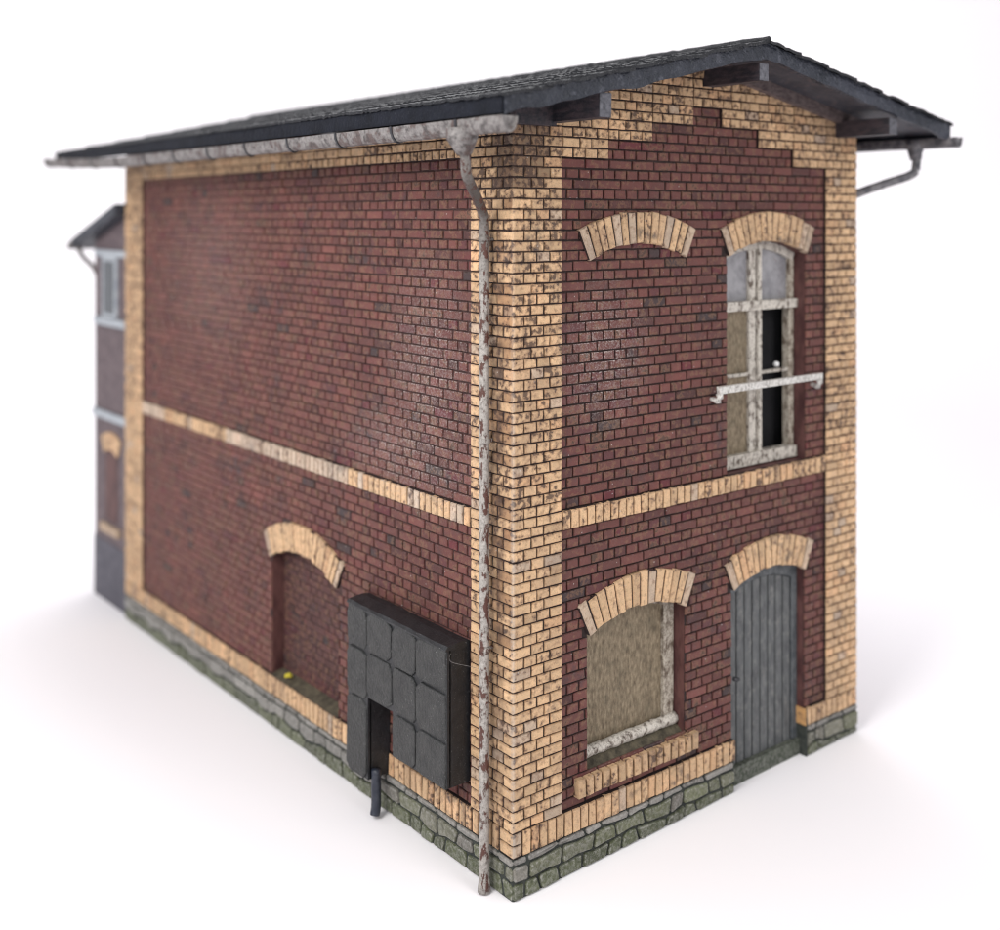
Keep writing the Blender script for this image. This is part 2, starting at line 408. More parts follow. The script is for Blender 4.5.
def courses():
    out = []; z = ZB; k = 0
    while z < ZBELT0 - .02: out.append((z, z + C1, k)); z += C1; k += 1
    z = ZBELT1
    while z < 12: out.append((z, z + C2, k)); z += C2; k += 1
    return out
CO = courses()
HD, ST = .232, .464
def red_course(plane, parent, ua, ub, v0, v1, k, blocks, n0=-.085, n1=-.047, limit=None):
    w = HD if k % 2 else ST
    off = {0: 0, 2: ST / 2}.get(k % 4, HD / 2)
    u = ua - w + off
    cuts = sorted(b for b in blocks if b)
    while u < ub:
        segs = [(max(u, ua), min(u + w, ub))]
        for (c0, c1) in cuts:
            ns = []
            for (a, b) in segs:
                if b <= c0 or a >= c1: ns.append((a, b))
                else:
                    if a < c0: ns.append((a, c0))
                    if b > c1: ns.append((c1, b))
            segs = ns
        for (a, b) in segs:
            if b - a > .05 and (limit is None or limit((a + b) / 2, v1)):
                brick('brick', parent, plane, a, b, v0, v1, n0, n1, red(rnd), max(0, rnd.gauss(.05, .22)))
        u += w
def quoin_course(plane, parent, ua, ub, v0, v1, k, n0=-.035, n1=0., limit=None, corner=None):
    """yellow course between ua and ub, alternating full and half bricks"""
    width = ub - ua; even = k % 2 == 0
    pat = [.33, .225, .335] if even else [.205, .225, .235, .225]
    segs = []; u = ua
    base = sum(pat)
    while u < ub - .03:
        for w in pat:
            segs.append([u, min(u + w * (.95 / .89 if abs(width - QL0) < .03 else 1), ub)]); u = segs[-1][1]
            if u >= ub - .03: break
    if ub - segs[-1][1] < .05: segs[-1][1] = ub
    for a, b in segs:
        if limit and not limit((a + b) / 2, v1): continue
        c = (a + b) / 2; sp = max(0, rnd.gauss(.20 + (.24 if v0 > 4.9 else 0) - (.12 if plane is PF and ua > 3 else 0), .17)); t = yellow(rnd)
        x, y, z = plane(c, v0, 0)
        if x < .6 and y < .35 and z > 9.3:                                   # darker patch at the top of the near corner
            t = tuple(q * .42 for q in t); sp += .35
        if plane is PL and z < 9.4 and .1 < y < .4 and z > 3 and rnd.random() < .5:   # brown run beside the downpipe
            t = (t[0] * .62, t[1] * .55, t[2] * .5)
        brick('corner_brick', parent, plane, a, b, v0, v1, n0, n1, t, sp, gap=.013, bev=.013)

# ---- openings
A_BLIND = Arch(2.41, 8.37, 1.00, 25.5, .47, 15, 8.3, real=False)
A_UPWIN = Arch(5.38, 8.37, .985, 25.5, .47, 15, ZBELT1)
A_LOWIN = Arch(2.41, 3.10, 1.00, 25.5, .48, 14, 1.25)
A_DOOR = Arch(5.41, 3.11, .915, 26, .48, 14, 0.0)
A_NICHE = Arch(5.76, 2.88, 1.155, 29, .49, 20, ZB)

def sheet_with_holes(mb, plane, outer, holes, n):
    polys = [[Vector((u, v, 0)) for u, v in p] for p in [outer] + holes]
    flat = [p for q in polys for p in q]
    tris = tessellate_polygon(polys)
    o = len(mb.v); mb.v += [plane(p.x, p.y, n) for p in flat]
    for t in tris: mb.face([o + i for i in t])
def reveal(mb, plane, outline, n0, n1, closed=True, skip_bottom=False):
    k = len(outline); o = len(mb.v)
    for n in (n0, n1): mb.v += [plane(u, v, n) for u, v in outline]
    for i in range(k):
        if skip_bottom and i == 0: continue
        i2 = (i + 1) % k; mb.face([o + i, o + i2, o + k + i2, o + k + i])

# ---- front wall (gable) ------------------------------------------------------------------
mb = MB()
gable = [(.004, .01), (W - .004, .01), (W - .004, roof_under(W) - .01), (APX, roof_under(APX) - .01), (.004, roof_under(0) - .01)]
dh = A_DOOR.outline(.012, .02)
gable[1:1] = [(dh[0][0], .01)] + dh[2:][::-1] + [(dh[1][0], .01)]
sheet_with_holes(mb, PF, gable, [A_UPWIN.outline(.012)[::-1], A_LOWIN.outline(.012, .95)[::-1]], -.078)
front = mb.build('wall', M_MORTAR, root, label='front gable wall with two windows and a door')
mb = MB()
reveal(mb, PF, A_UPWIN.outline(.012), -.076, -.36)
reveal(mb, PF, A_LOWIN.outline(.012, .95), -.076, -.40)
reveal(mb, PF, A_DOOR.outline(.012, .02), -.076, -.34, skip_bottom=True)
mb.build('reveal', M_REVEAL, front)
mb = MB()                                     # raised beds of corner strips, belt, steps
def bed(u0, u1, v0, v1, plane=PF, m=None, nf=-.028):
    (m or mb).box(*[tuple(f(a, b) for a, b in zip(plane(u0, v0, -.12), plane(u1, v1, nf))) for f in (min, max)])
bed(.02, Q - .004, .03, 10.2); bed(W - Q + .004, W - .02, .03, 10.2)
bed(Q, W - Q, ZBELT0 + .006, ZBELT1 - .006)
bed(Q, 4.50, .44, ZB - .006); bed(6.325, W - Q, .44, ZB - .006)
STEP = [ZTOP + 2 * C2 * i for i in range(4)]
SX = [0, Q, Q + .89, Q + 1.78, Q + 2.665]     # left ends of the corbel steps
def step_bottom(u):
    uu = min(u, W - u)
    if uu < SX[1]: return 0
    for i in range(3):
        if uu < SX[i + 2]: return STEP[i]
    return STEP[3]
for i in range(4):
    a = SX[i + 1]
    bed(a, W - a, STEP[i] + .006, STEP[i] + 2 * C2 - .0) if i == 3 else (bed(a, SX[i + 2] - .004, STEP[i] + .006, STEP[i] + 2 * C2 + .02), bed(W - SX[i + 2] + .004, W - a, STEP[i] + .006, STEP[i] + 2 * C2 + .02))
mb.build('bed', M_MORTAR, front)
# solid yellow behind upper steps, following the roof
mb = MB(); pts = [(.9, 10.1), (W - .9, 10.1), (W - .9, roof_under(W - .9) - .02), (APX, roof_under(APX) - .02), (.9, roof_under(.9) - .02)]
pts2 = []
for i in range(4): pts2 += [(SX[i + 1], STEP[i] + 2 * C2 - .02), (SX[i + 1], STEP[i] + 2 * C2 - .02)]
mb = MB()
for k in range(44):                           # narrow uprights whose tops follow the roof line
    u0 = .02 + (W - .04) * k / 44; u1 = .02 + (W - .04) * (k + 1) / 44; um = (u0 + u1) / 2
    lo = max(step_bottom(u0 + .001), step_bottom(u1 - .001), 10.0) + .01; hi = min(roof_under(u0), roof_under(u1))
    if hi - lo > .03: mb.box((u0 + .0005, .0295, lo), (u1 - .0005, .115, hi))
mb.build('gable_bed', M_MORTAR, front)

under = lambda u, v1: v1 < roof_under(u) + .10
for (v0, v1, k) in CO:
    if v0 < STEP[3]:
        blocks = [A.blocked(v0, v1) for A in (A_UPWIN, A_LOWIN, A_DOOR)]
        # right and left ends where the stepped yellow field starts
        vm = (v0 + v1) / 2; a, b = Q, W - Q
        for i in range(4):
            if vm > STEP[i]: a, b = (SX[i + 2], W - SX[i + 2]) if i < 3 else (1, 0)
        if b > a: red_course(PF, front, a + .004, b - .004, v0, v1, k, blocks)
        if vm > ZTOP:
            quoin_course(PF, front, 0.0, a, v0, v1, k, limit=under); quoin_course(PF, front, b, W, v0, v1, k, limit=under)
        else:
            quoin_course(PF, front, 0.0, Q, v0, v1, k); quoin_course(PF, front, W - Q, W, v0, v1, k)
    else:
        quoin_course(PF, front, 0.0, W, v0, v1, k, limit=under)
# corner strip beside the belt and the rows below the first course
n_b = 2
for i in range(n_b):
    h = (ZBELT1 - ZBELT0) / 2
    for a, b in ((0, Q), (W - Q, W)): quoin_course(PF, front, a, b, ZBELT0 + i * h, ZBELT0 + (i + 1) * h, i)
    for a, b in ((0, QL0), (QL1, L)): pass
for i in range(2):
    h = (ZB - .45) / 2; quoin = (.0, .17)
    brick('corner_brick', front, PF, 0, .17, .45 + i * h, .45 + (i + 1) * h, -.035, 0, yellow(rnd, True), .3)
def band(plane, parent, ua, ub, v0, v1, n, nout=0., spot=.25, skip=None, pale=None):
    w = (ub - ua) / n
    for i in range(n):
        u0 = ua + i * w; m = MB(); j = lambda: rnd.uniform(-.006, .006)
        g = .017 if plane is PL else .011
        poly = [(u0 + g, v0 + j()), (u0 + w - g, v0 + j()), (u0 + w - g, v1 + j()), (u0 + g, v1 + j())]
        t = yellow(rnd)
        if pale and pale(u0): g = sum(t) / 3; t = tuple(.55 * a + .45 * g * 1.12 for a in t)
        prism(m, plane, poly, -.06, nout + rnd.uniform(-.006, .006), .012, t, (0, max(0, rnd.gauss(spot, .25)), rnd.random()), .03)
        m.build('band_brick', M_BRICK, parent)
band(PF, front, Q + .003, W - Q - .003, ZBELT0 + .008, ZBELT1 - .008, 39, .004, .22)
band(PF, front, .175, 4.52, .455, ZB - .01, 29, .004, .12)
band(PF, front, 6.31, W - .01, .50, ZB - .01, 10, .004, .2)
for A in (A_BLIND, A_UPWIN, A_LOWIN, A_DOOR): A.voussoirs(PF, front, .0)

# ---- long side wall ------------------------------------------------------------------
mb = MB()
ol = [(.004, .01), (L, .01), (L, 10.3), (.004, 10.3)]
sheet_with_holes(mb, PL, ol, [A_NICHE.outline(.012, .60)[::-1]], -.078)
side = mb.build('wall', M_JOINT2, root, label='long side wall with a bricked-up arched niche')
mb = MB(); reveal(mb, PL, A_NICHE.outline(.012, .60), -.076, -.40); mb.build('reveal', M_REVEAL, side)
mb = MB()
for a, b in ((.021, QL0 - .004), (QL1 + .004, L - .01)): bed(a, b, .03, 10.2, PL, mb)
bed(QL0, QL1, ZBELT0 + .006, ZBELT1 - .006, PL, mb); bed(QL0, QL1, .44, ZB - .006, PL, mb)
bed(QL0, QL1, ZTOP + .006, 10.2, PL, mb)
mb.build('bed', M_MORTAR, side)
for (v0, v1, k) in CO:
    if v0 > 10.2: break
    vm = (v0 + v1) / 2
    if vm < ZTOP:
        red_course(PL, side, QL0 + .004, QL1 - .004, v0, v1, k + 1, [A_NICHE.blocked(v0, v1)])
        quoin_course(PL, side, 0, QL0, v0, v1, k + 1); quoin_course(PL, side, QL1, L, v0, v1, k + 1)
    else:
        quoin_course(PL, side, 0, QL0, v0, v1, k + 1); quoin_course(PL, side, QL1, L, v0, v1, k + 1)
        w = HD * .8 if vm < ZTOP + C2 else ST * .85; u = QL0
        while u < QL1 - .01:
            brick('corner_brick', side, PL, u, min(u + w, QL1), v0, v1, -.035, .012 if w > .3 else -.002, yellow(rnd), max(0, rnd.gauss(.2, .25))); u += w
for i in range(2):
    h = (ZBELT1 - ZBELT0) / 2
    for a, b in ((0, QL0), (QL1, L)): quoin_course(PL, side, a, b, ZBELT0 + i * h, ZBELT0 + (i + 1) * h, i + 1)
    h = (ZB - .45) / 2; brick('corner_brick', side, PL, 0, .3, .45 + i * h, .45 + (i + 1) * h, -.035, 0, yellow(rnd), .2)
band(PL, side, QL0 + .003, QL1 - .003, ZBELT0 + .008, ZBELT1 - .008, 77, .004, .12, pale=lambda u: 4.2 < u < 8.6 or 11.6 < u or rnd.random() < .12)
band(PL, side, .305, L - .01, .455, ZB - .01, 90, .004, .15)
A_NICHE.voussoirs(PL, side, .0)
# bricked-up niche
mb = MB()
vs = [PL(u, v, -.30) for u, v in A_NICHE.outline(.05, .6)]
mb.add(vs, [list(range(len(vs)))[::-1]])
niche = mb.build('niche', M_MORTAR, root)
k = 0; z = ZB + .03
while z < 3.25:
    hh = .125; w0 = .20 if k % 2 else .40
    vm = z + hh / 2
    half = A_NICHE.half if vm < A_NICHE.spring else math.sqrt(max(0, (A_NICHE.r + .03) ** 2 - (z - A_NICHE.cz) ** 2))
    half = min(half, A_NICHE.half)
    a, b = A_NICHE.cx - half, A_NICHE.cx + half; u = a - w0 + {0: 0, 2: .2}.get(k % 4, .1)
    while u < b:
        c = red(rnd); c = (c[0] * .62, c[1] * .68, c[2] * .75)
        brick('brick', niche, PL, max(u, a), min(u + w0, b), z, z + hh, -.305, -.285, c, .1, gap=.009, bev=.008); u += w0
    z += hh; k += 1
mb = MB(); mb.add([PL(u, v, n) for (u, v, n) in ((A_NICHE.cx - 1.155, ZB + .06, -.30), (A_NICHE.cx + 1.155, ZB + .06, -.30), (A_NICHE.cx + 1.155, ZB - .01, -.02), (A_NICHE.cx - 1.155, ZB - .01, -.02))], [(0, 1, 2, 3)])
mb.build('sill', M_MOSSY, niche)

# ---- far side wall and back wall (hardly seen) ---------------------------------------
mb = MB(); mb.box((W - .10, .12, .02), (W - .035, L - .02, 10.3)); farw = mb.build('wall', M_MORTAR, root, label='far side wall hidden round the corner')
for (v0, v1, k) in CO:
    if v0 > 10.2: break
    quoin_course(PR, farw, 0, Q, v0, v1, k + 1); quoin_course(PR, farw, L - Q, L, v0, v1, k + 1)
    red_course(PR, farw, Q, L - Q, v0, v1, k, [], n0=-.06, n1=-.03)
mb = MB()
mb.add([(0.03, L - .02, .02), (W - .03, L - .02, .02), (W - .03, L - .02, 10.45), (APX, L - .02, 11.35), (.03, L - .02, 10.45)], [(0, 1, 2, 3, 4)])
mb.add([(0.03, L - .10, .02), (W - .03, L - .10, .02), (W - .03, L - .10, 10.45), (APX, L - .10, 11.35), (.03, L - .10, 10.45)], [(0, 1, 2, 3, 4)])
mb.build('wall', M_BACK, root, label='plain back wall')
mb = MB(); mb.box((.35, .63, .05), (W - .12, .70, 10.3)); mb.build('black_backing', M_BLACKIN, root)  # added black sheet, standing in for the dark of the interior

# ---- bricks: the 300 of each kind that show largest are single objects ----------------
def score(rec):
    kind, parent, plane, poly, n0, n1 = rec[:6]
    ps = [project(plane(u, v, n1)) for u, v in poly]
    if plane is PR: return -1
    a = abs(sum(ps[i][0] * ps[(i + 1) % 4][1] - ps[(i + 1) % 4][0] * ps[i][1] for i in range(4))) / 2
    cx = sum(p[0] for p in ps) / 4; cy = sum(p[1] for p in ps) / 4
    if plane is PL and 346 < cx < 468 and 600 < cy < 780: return 0
    if plane is PL and 477 < cx < 492: return a * .2
    if cy < 160 and cx < 600: return a * .3
    return a
for kind in ('brick', 'corner_brick'):
    recs = sorted([b for b in BRICKS if b[0] == kind], key=score, reverse=True)
    for b in recs[:300]:
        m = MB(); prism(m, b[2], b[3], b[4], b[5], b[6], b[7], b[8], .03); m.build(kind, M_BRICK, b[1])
    rest = {}
    for b in recs[300:]:
        m = rest.setdefault(b[1].name, (b[1], MB()))[1]; prism(m, b[2], b[3], b[4], b[5], b[6], b[7], b[8], .03)
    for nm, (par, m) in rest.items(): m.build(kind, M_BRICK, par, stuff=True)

# ---- plinth of rough stones ------------------------------------------------------------
def plinth(plane, ua, ub, ztop, nout, seed, top_h=.115):
    r = random.Random(seed); m = MB()
    gx = lambda u: ground(plane(u, 0, 0)[0]) + .004
    a, b = plane(ua + .012, min(gx(ua), gx(ub)), -.30), plane(ub - .012, ztop - .012, nout - .035)
    m.box(tuple(map(min, a, b)), tuple(map(max, a, b)))
    base = m.build('plinth', M_STONEJ, root)
    wav = lambda u, s: .055 * noise.noise(Vector((u * 1.9, s * 7.1 + seed, 0))) * 2
    zs = [lambda u: gx(u) - .012, lambda u: .115 + wav(u, 1), lambda u: ztop - top_h + wav(u, 2) * .45, lambda u: ztop]
    for row in range(3):
        u = ua; psk = 0
        while u < ub - .02:
            w = r.uniform(.26, .60)
            if row == 2: w = r.uniform(.30, .65)
            e = u + w
            if u == ua: e = u + w * .6
            if ub - e < .16: e = ub
            lo, hi = zs[row], zs[row + 1]; sk = r.uniform(-.05, .05) if e < ub else 0
            mid = (u + e) / 2; c = .022
            g = .019
            ps = psk
            ut, et = u + ps, e + sk
            poly = [(u + g + c, lo(u) + g), (mid, lo(mid) + g), (e - g - c, lo(e) + g), (e - g, lo(e) + g + c), (et - g, hi(et) - g - c), (et - g - c, hi(et) - g), (mid, hi(mid) - g), (ut + g + c, hi(ut) - g), (ut + g, hi(ut) - g - c), (u + g, lo(u) + g + c)]
            psk = sk
            k = r.gauss(1, .13)
            if row == 2: t = (.28 * k, .265 * k, .25 * k)
            elif row == 1 and plane is PL and u > 3.2: k *= r.uniform(.8, 1.25); t = (.26 * k, .25 * k, .235 * k)
            elif row == 1: gq = r.random(); t = ((.15 + .06 * gq) * k, (.165 + .03 * gq) * k, (.085 + .09 * gq) * k)
            else: t = (.105 * k, .120 * k, .062 * k)
            p = MB(); prism(p, plane, poly, nout - .06, nout + r.uniform(-.012, .012), .024, t, (0, 0, 0), .04, levels=2)
            p.build('stone', M_STONE, base)
            u = e
    return base
plinth(PF, 0, 4.50, .45, .012, 3); plinth(PF, 6.33, W, .50, .012, 5); plinth(PL, 0, L, .45, .012, 8)
mb = MB(); mb.box((6.315, -.005, -.05), (6.345, .30, .77)); mb.build('plinth_return', M_STONEJ, root)
mb = MB(); mb.box((6.300, .004, .50), (6.33, .26, .775)); o = mb.build('band_return', M_BRICK, root)
for at in (o.data.attributes['tint'],): at.data.foreach_set('color', [.60, .34, .14, 1] * 6)
mb = MB(); mb.box((4.49, .03, -.08), (4.512, .30, .77)); mb.build('plinth_return', M_STONEJ, root)
mb = MB(); mb.box((4.505, .13, -.07), (6.318, .42, .24), .004); mb.build('threshold', M_STONE, root)
o = [c for c in root.children if c.name.startswith('threshold')][0]; o.data.attributes['tint'].data.foreach_set('color', [.06, .075, .05, 1] * 6)

# ---- lower window with board ------------------------------------------------------------
def bar(m, u0, u1, v0, v1, n0, n1, j=.004, plane=PF, bev=.012):
    q = lambda: rnd.uniform(-j, j)
    prism(m, plane, [(u0 + q(), v0 + q()), (u1 + q(), v0 + q()), (u1 + q(), v1 + q()), (u0 + q(), v1 + q())], n0, n1, bev)
def empty_part(name, loc, label):
    o = bpy.data.objects.new(name, None); COL.objects.link(o); o.parent = root; o.location = loc; o['label'] = label; return o
A = A_LOWIN
win1 = empty_part('window', (2.41, .3, 1.25), 'lower window boarded up behind a peeling frame')
for (a, b) in ((3.19, 3.405), (1.415, 1.60)): mb = MB(); bar(mb, a, b, 1.28, 3.17, -.45, -.275); mb.build('stile', M_PEEL2, win1)
mb = MB()
for k in range(12):                            # bent head of the frame
    a0 = A.ang - 2 * A.ang * k / 12; a1 = A.ang - 2 * A.ang * (k + 1) / 12
    P = lambda r_, a: (A.cx + r_ * math.sin(a), A.cz + r_ * math.cos(a))
    prism(mb, PF, [P(A.r - .085, a1), P(A.r - .085, a0), P(A.r + .005, a0), P(A.r + .005, a1)], -.42, -.285, .004)
mb.build('frame_head', M_PEEL2, win1)
mb = MB(); mb.add([PF(u, v, -.345) for u, v in A.outline(0, 1.2)], [list(range(19))]); mb.build('board', M_PLY, win1, label='weathered olive board closing the opening')
mb = MB(); N = 26; pts = [PF(1.42 + 1.98 * i / N, 1.345 + rnd.uniform(-.004, .004), -.265) for i in range(N + 1)]
mb.tube(pts, [.082 + rnd.uniform(-.006, .008) for _ in pts], 12); mb.build('bottom_rail', M_PEEL, win1, smooth=True)
mb = MB()
mb.add([(1.10, -.045, 1.115), (3.66, -.045, 1.115), (3.66, .30, 1.30), (1.10, .30, 1.30), (1.10, -.045, .93), (3.66, -.045, .93), (3.66, .30, .93), (1.10, .30, .93)], [(0, 1, 2, 3), (4, 5, 1, 0), (5, 6, 2, 1), (7, 4, 0, 3), (4, 7, 6, 5)])
for p in range(len(mb.v)):
    x, y, z = mb.v[p]; mb.v[p] = (min(max(x, 1.15 if y < 0 else 1.41), 3.62 if y < 0 else 3.408), max(y, -.005), z)
sill = mb.build('window_sill', M_MOSSY, root)
nb = 16; w = 2.50 / nb
for i in range(nb):
    u0 = 1.135 + i * w; m = MB(); j = lambda: rnd.uniform(-.008, .008)
    dz = .0
    poly = [(u0 + .015, .915 + j()), (u0 + w - .015, .915 + j()), (u0 + w - .015, 1.165 + j()), (u0 + .015, 1.165 + j())]
    t = yellow(rnd); t = tuple(a * (.82 if i > 8 else .95) for a in t)
    prism(m, PF, poly, -.07, .05 + rnd.uniform(-.008, .008), .016, t, (0, rnd.uniform(.1, .5), 0), .05); m.build('sill_brick', M_BRICK, sill)

# ---- upper window ------------------------------------------------------------------------
A = A_UPWIN
win2 = empty_part('window', (5.38, .3, 4.95), 'upper window with peeling frame, one leaf missing its pane')
for (a, b) in ((6.225, 6.345), (4.40, 4.58)): mb = MB(); bar(mb, a, b, 5.0, 8.42, -.42, -.275); mb.build('stile', M_PEEL2, win2)
mb = MB(); bar(mb, 5.385, 5.47, 5.1, 8.56, -.42, -.24); bar(mb, 5.20, 5.365, 5.1, 8.54, -.42, -.285); mb.build('mullion', M_PEEL, win2)
mb = MB()
for k in range(12):
    a0 = A.ang - 2 * A.ang * k / 12; a1 = A.ang - 2 * A.ang * (k + 1) / 12
    P = lambda r_, a: (A.cx + r_ * math.sin(a), A.cz + r_ * math.cos(a))
    prism(mb, PF, [P(A.r - .13, a1), P(A.r - .13, a0), P(A.r + .005, a0), P(A.r + .005, a1)], -.42, -.27, .004)
mb.build('frame_head', M_PEEL, win2)
mb = MB(); N = 24
mb.box((4.41, .21, 7.465), (6.375, .36, 7.62), .008); mb.build('transom', M_PEEL, win2)
mb = MB()
for (a, b) in ((4.41, 5.2), (5.47, 6.23)): mb.box((a, .30, 6.405), (b, .36, 6.455), .004)
mb.build('glazing_bar', M_PEEL, win2)
mb = MB(); mb.box((4.41, .22, 4.965), (6.345, .40, 5.16), .01); mb.build('bottom_rail', M_PEEL, win2)
def pane(u0, u1, v0, vf, n, mat, name, label=None):
    m = MB(); K = 6; top = [(u1 + (u0 - u1) * i / K) for i in range(K + 1)]
    poly = [(u0, v0), (u1, v0)] + [(u, vf(u)) for u in top]
    prism(m, PF, poly, n - .02, n, .003); m.build(name, mat, win2, label=label)
archtop = lambda u: A.cz + math.sqrt((A.r - .05) ** 2 - (u - A.cx) ** 2)
pane(4.45, 5.30, 7.5, archtop, -.345, M_PANE, 'pane'); pane(5.40, 6.28, 7.5, archtop, -.345, M_PANE, 'pane')
pane(4.45, 5.30, 5.0, lambda u: 7.58, -.345, M_PLY, 'board', 'weathered tan board in place of the left pane')
# bead inside
mb = MB(); c = Vector((6.04, .40, 6.51)); rr = .052
pts = [c + Vector((0, 0, -rr * math.cos(math.pi * i / 10))) for i in range(11)]
mb.tube(pts, [max(.001, rr * math.sin(math.pi * i / 10)) for i in range(11)], 16); o = mb.build('bead', M_WHITE, smooth=True)
tag(o, 'tiny white bead in the black opening of the upper window', 'bead')
# rail across the upper window
mb = MB(); mb.box((3.97, -.16, 6.275), (6.56, -.085, 6.378), .006); rail = mb.build('window_rail', M_RAIL, root, label='white safety rail across the upper window')
for ux in (4.00, 6.52):
    mb = MB(); s = 1 if ux > 5 else -1
    P = [(ux, -.115, 6.27), (ux + .015, -.115, 6.20), (ux - .005 * s, -.10, 6.165), (ux, -.06, 6.155), (ux, .0, 6.17), (ux, .07, 6.17)]
    mb.tube(P, [.055, .045, .05, .045, .035, .03], 8); mb.build('bracket', M_RAIL, rail, smooth=True)

# ---- door --------------------------------------------------------------------------------
A = A_DOOR
mb = MB(); mb.add([PF(u, v, -.255) for u, v in A.outline(0, .22)], [list(range(19))]); door = mb.build('door', M_DOORF, root)
x0, x1, npl = 4.60, 6.17, 8
for i in range(npl):
    a = x0 + (x1 - x0) * i / npl; b = x0 + (x1 - x0) * (i + 1) / npl; m = MB(); K = 3
    f = lambda u: A.cz + math.sqrt(max((A.r - .21) ** 2 - (u - A.cx) ** 2, .1))
    poly = [(a + .014, .24), (b - .014, .24)] + [(b - .014 + (a - b + .028) * q / K, f(b - .014 + (a - b + .028) * q / K)) for q in range(K + 1)]
    prism(m, PF, poly, -.26, -.215 + rnd.uniform(-.004, .004), .012); m.build('plank', M_DOOR, door)
mb = MB(); bar(mb, 6.185, 6.322, .24, 3.26, -.26, -.192); bar(mb, 4.498, 4.59, .24, 3.26, -.26, -.19)
for k in range(12):
    a0 = A.ang - 2 * A.ang * k / 12; a1 = A.ang - 2 * A.ang * (k + 1) / 12
    P = lambda r_, a: (A.cx + r_ * math.sin(a), A.cz + r_ * math.cos(a))
    prism(mb, PF, [P(A.r - .20, a1), P(A.r - .20, a0), P(A.r + .005, a0), P(A.r + .005, a1)], -.26, -.19, .006)
mb.build('door_frame', M_DOORF, door)
mb = MB(); mb.tube([(4.53, .06, 1.72), (4.57, .02, 1.70), (4.62, .0, 1.70)], [.03, .045, .02], 8); mb.build('latch', M_KNOB, door, smooth=True)

# ---- roof ----------------------------------------------------------------------------------
Y0, Y1 = -1.10, 15.45; XL, XR = -1.02, 8.86
def slab(m, xa, xb, t0, t1, ya, yb, nx=10, ny=40, wob=.006):
    """sloping slab between two x, top offset t0 and bottom offset t1 from the roof surface"""
    vs = []; idx = {}
    for s, t in enumerate((t0, t1)):
        for i in range(nx + 1):
            for j in range(ny + 1):
                x = xa + (xb - xa) * i / nx; y = ya + (yb - ya) * j / ny
                edge = 1
                idx[s, i, j] = len(vs); vs.append((x, y, roof_top(x) + t + wob * noise.noise(Vector((x * 2, y * 2, s * 9))) * 2))
    fs = []
    for i in range(nx):
        for j in range(ny):
            fs.append((idx[0, i, j], idx[0, i + 1, j], idx[0, i + 1, j + 1], idx[0, i, j + 1])); fs.append((idx[1, i, j], idx[1, i, j + 1], idx[1, i + 1, j + 1], idx[1, i + 1, j]))
    for i in range(nx):
        fs.append((idx[0, i, 0], idx[1, i, 0], idx[1, i + 1, 0], idx[0, i + 1, 0])); fs.append((idx[0, i, ny], idx[0, i + 1, ny], idx[1, i + 1, ny], idx[1, i, ny]))
    for j in range(ny):
        fs.append((idx[0, 0, j], idx[0, 0, j + 1], idx[1, 0, j + 1], idx[1, 0, j])); fs.append((idx[0, nx, j], idx[1, nx, j], idx[1, nx, j + 1], idx[0, nx, j + 1]))
    m.add(vs, fs)
mb = MB(); slab(mb, XL, APX, -.035, -.16, Y0 + .08, Y1 - .05); slab(mb, APX, XR, -.035, -.16, Y0 + .08, Y1 - .05)
roof = mb.build('roof', M_SOFFIT, root)
for (a, b) in ((XL, APX), (APX, XR)):          # verge boards front and back
    mb = MB(); slab(mb, a, b, -.03, -.27, Y0, Y0 + .075, 60, 1, .028); mb.build('verge_board', M_ROOFP, roof)
    mb = MB(); slab(mb, a, b, -.03, -.27, Y1 - .05, Y1 + .02, 20, 1, .008); mb.build('verge_board', M_ROOFP, roof)
M_EAVES = simple('shaded_navy_eaves_paint', (.003, .004, .008), (.009, .011, .019), 3, .35, .68, rough=.6, bs=.6, bd=.02, extra=(30, .63, .70, (.12, .12, .14), .5))  # navy darkened, with the shade at the eaves painted into it
M_EAVES.node_tree.nodes['Principled BSDF'].inputs['Specular IOR Level'].default_value = .2
for x in (XL - .045, XR - .01):                 # eaves boards
    mb = MB(); t = roof_top(x); mb.box((x, Y0 + .01, t - .24), (x + .055, Y1 - .01, t - .03), .004); mb.build('eaves_board', M_EAVES, roof)
for (a, b) in ((.0, APX), (APX, W - .0)):       # battens where the roof meets the gable
    mb = MB(); slab(mb, a, b, -.163, -.35 if a else -.33, -.13, -.006, 20, 1, .006); mb.build('batten', M_BATTEN, roof)
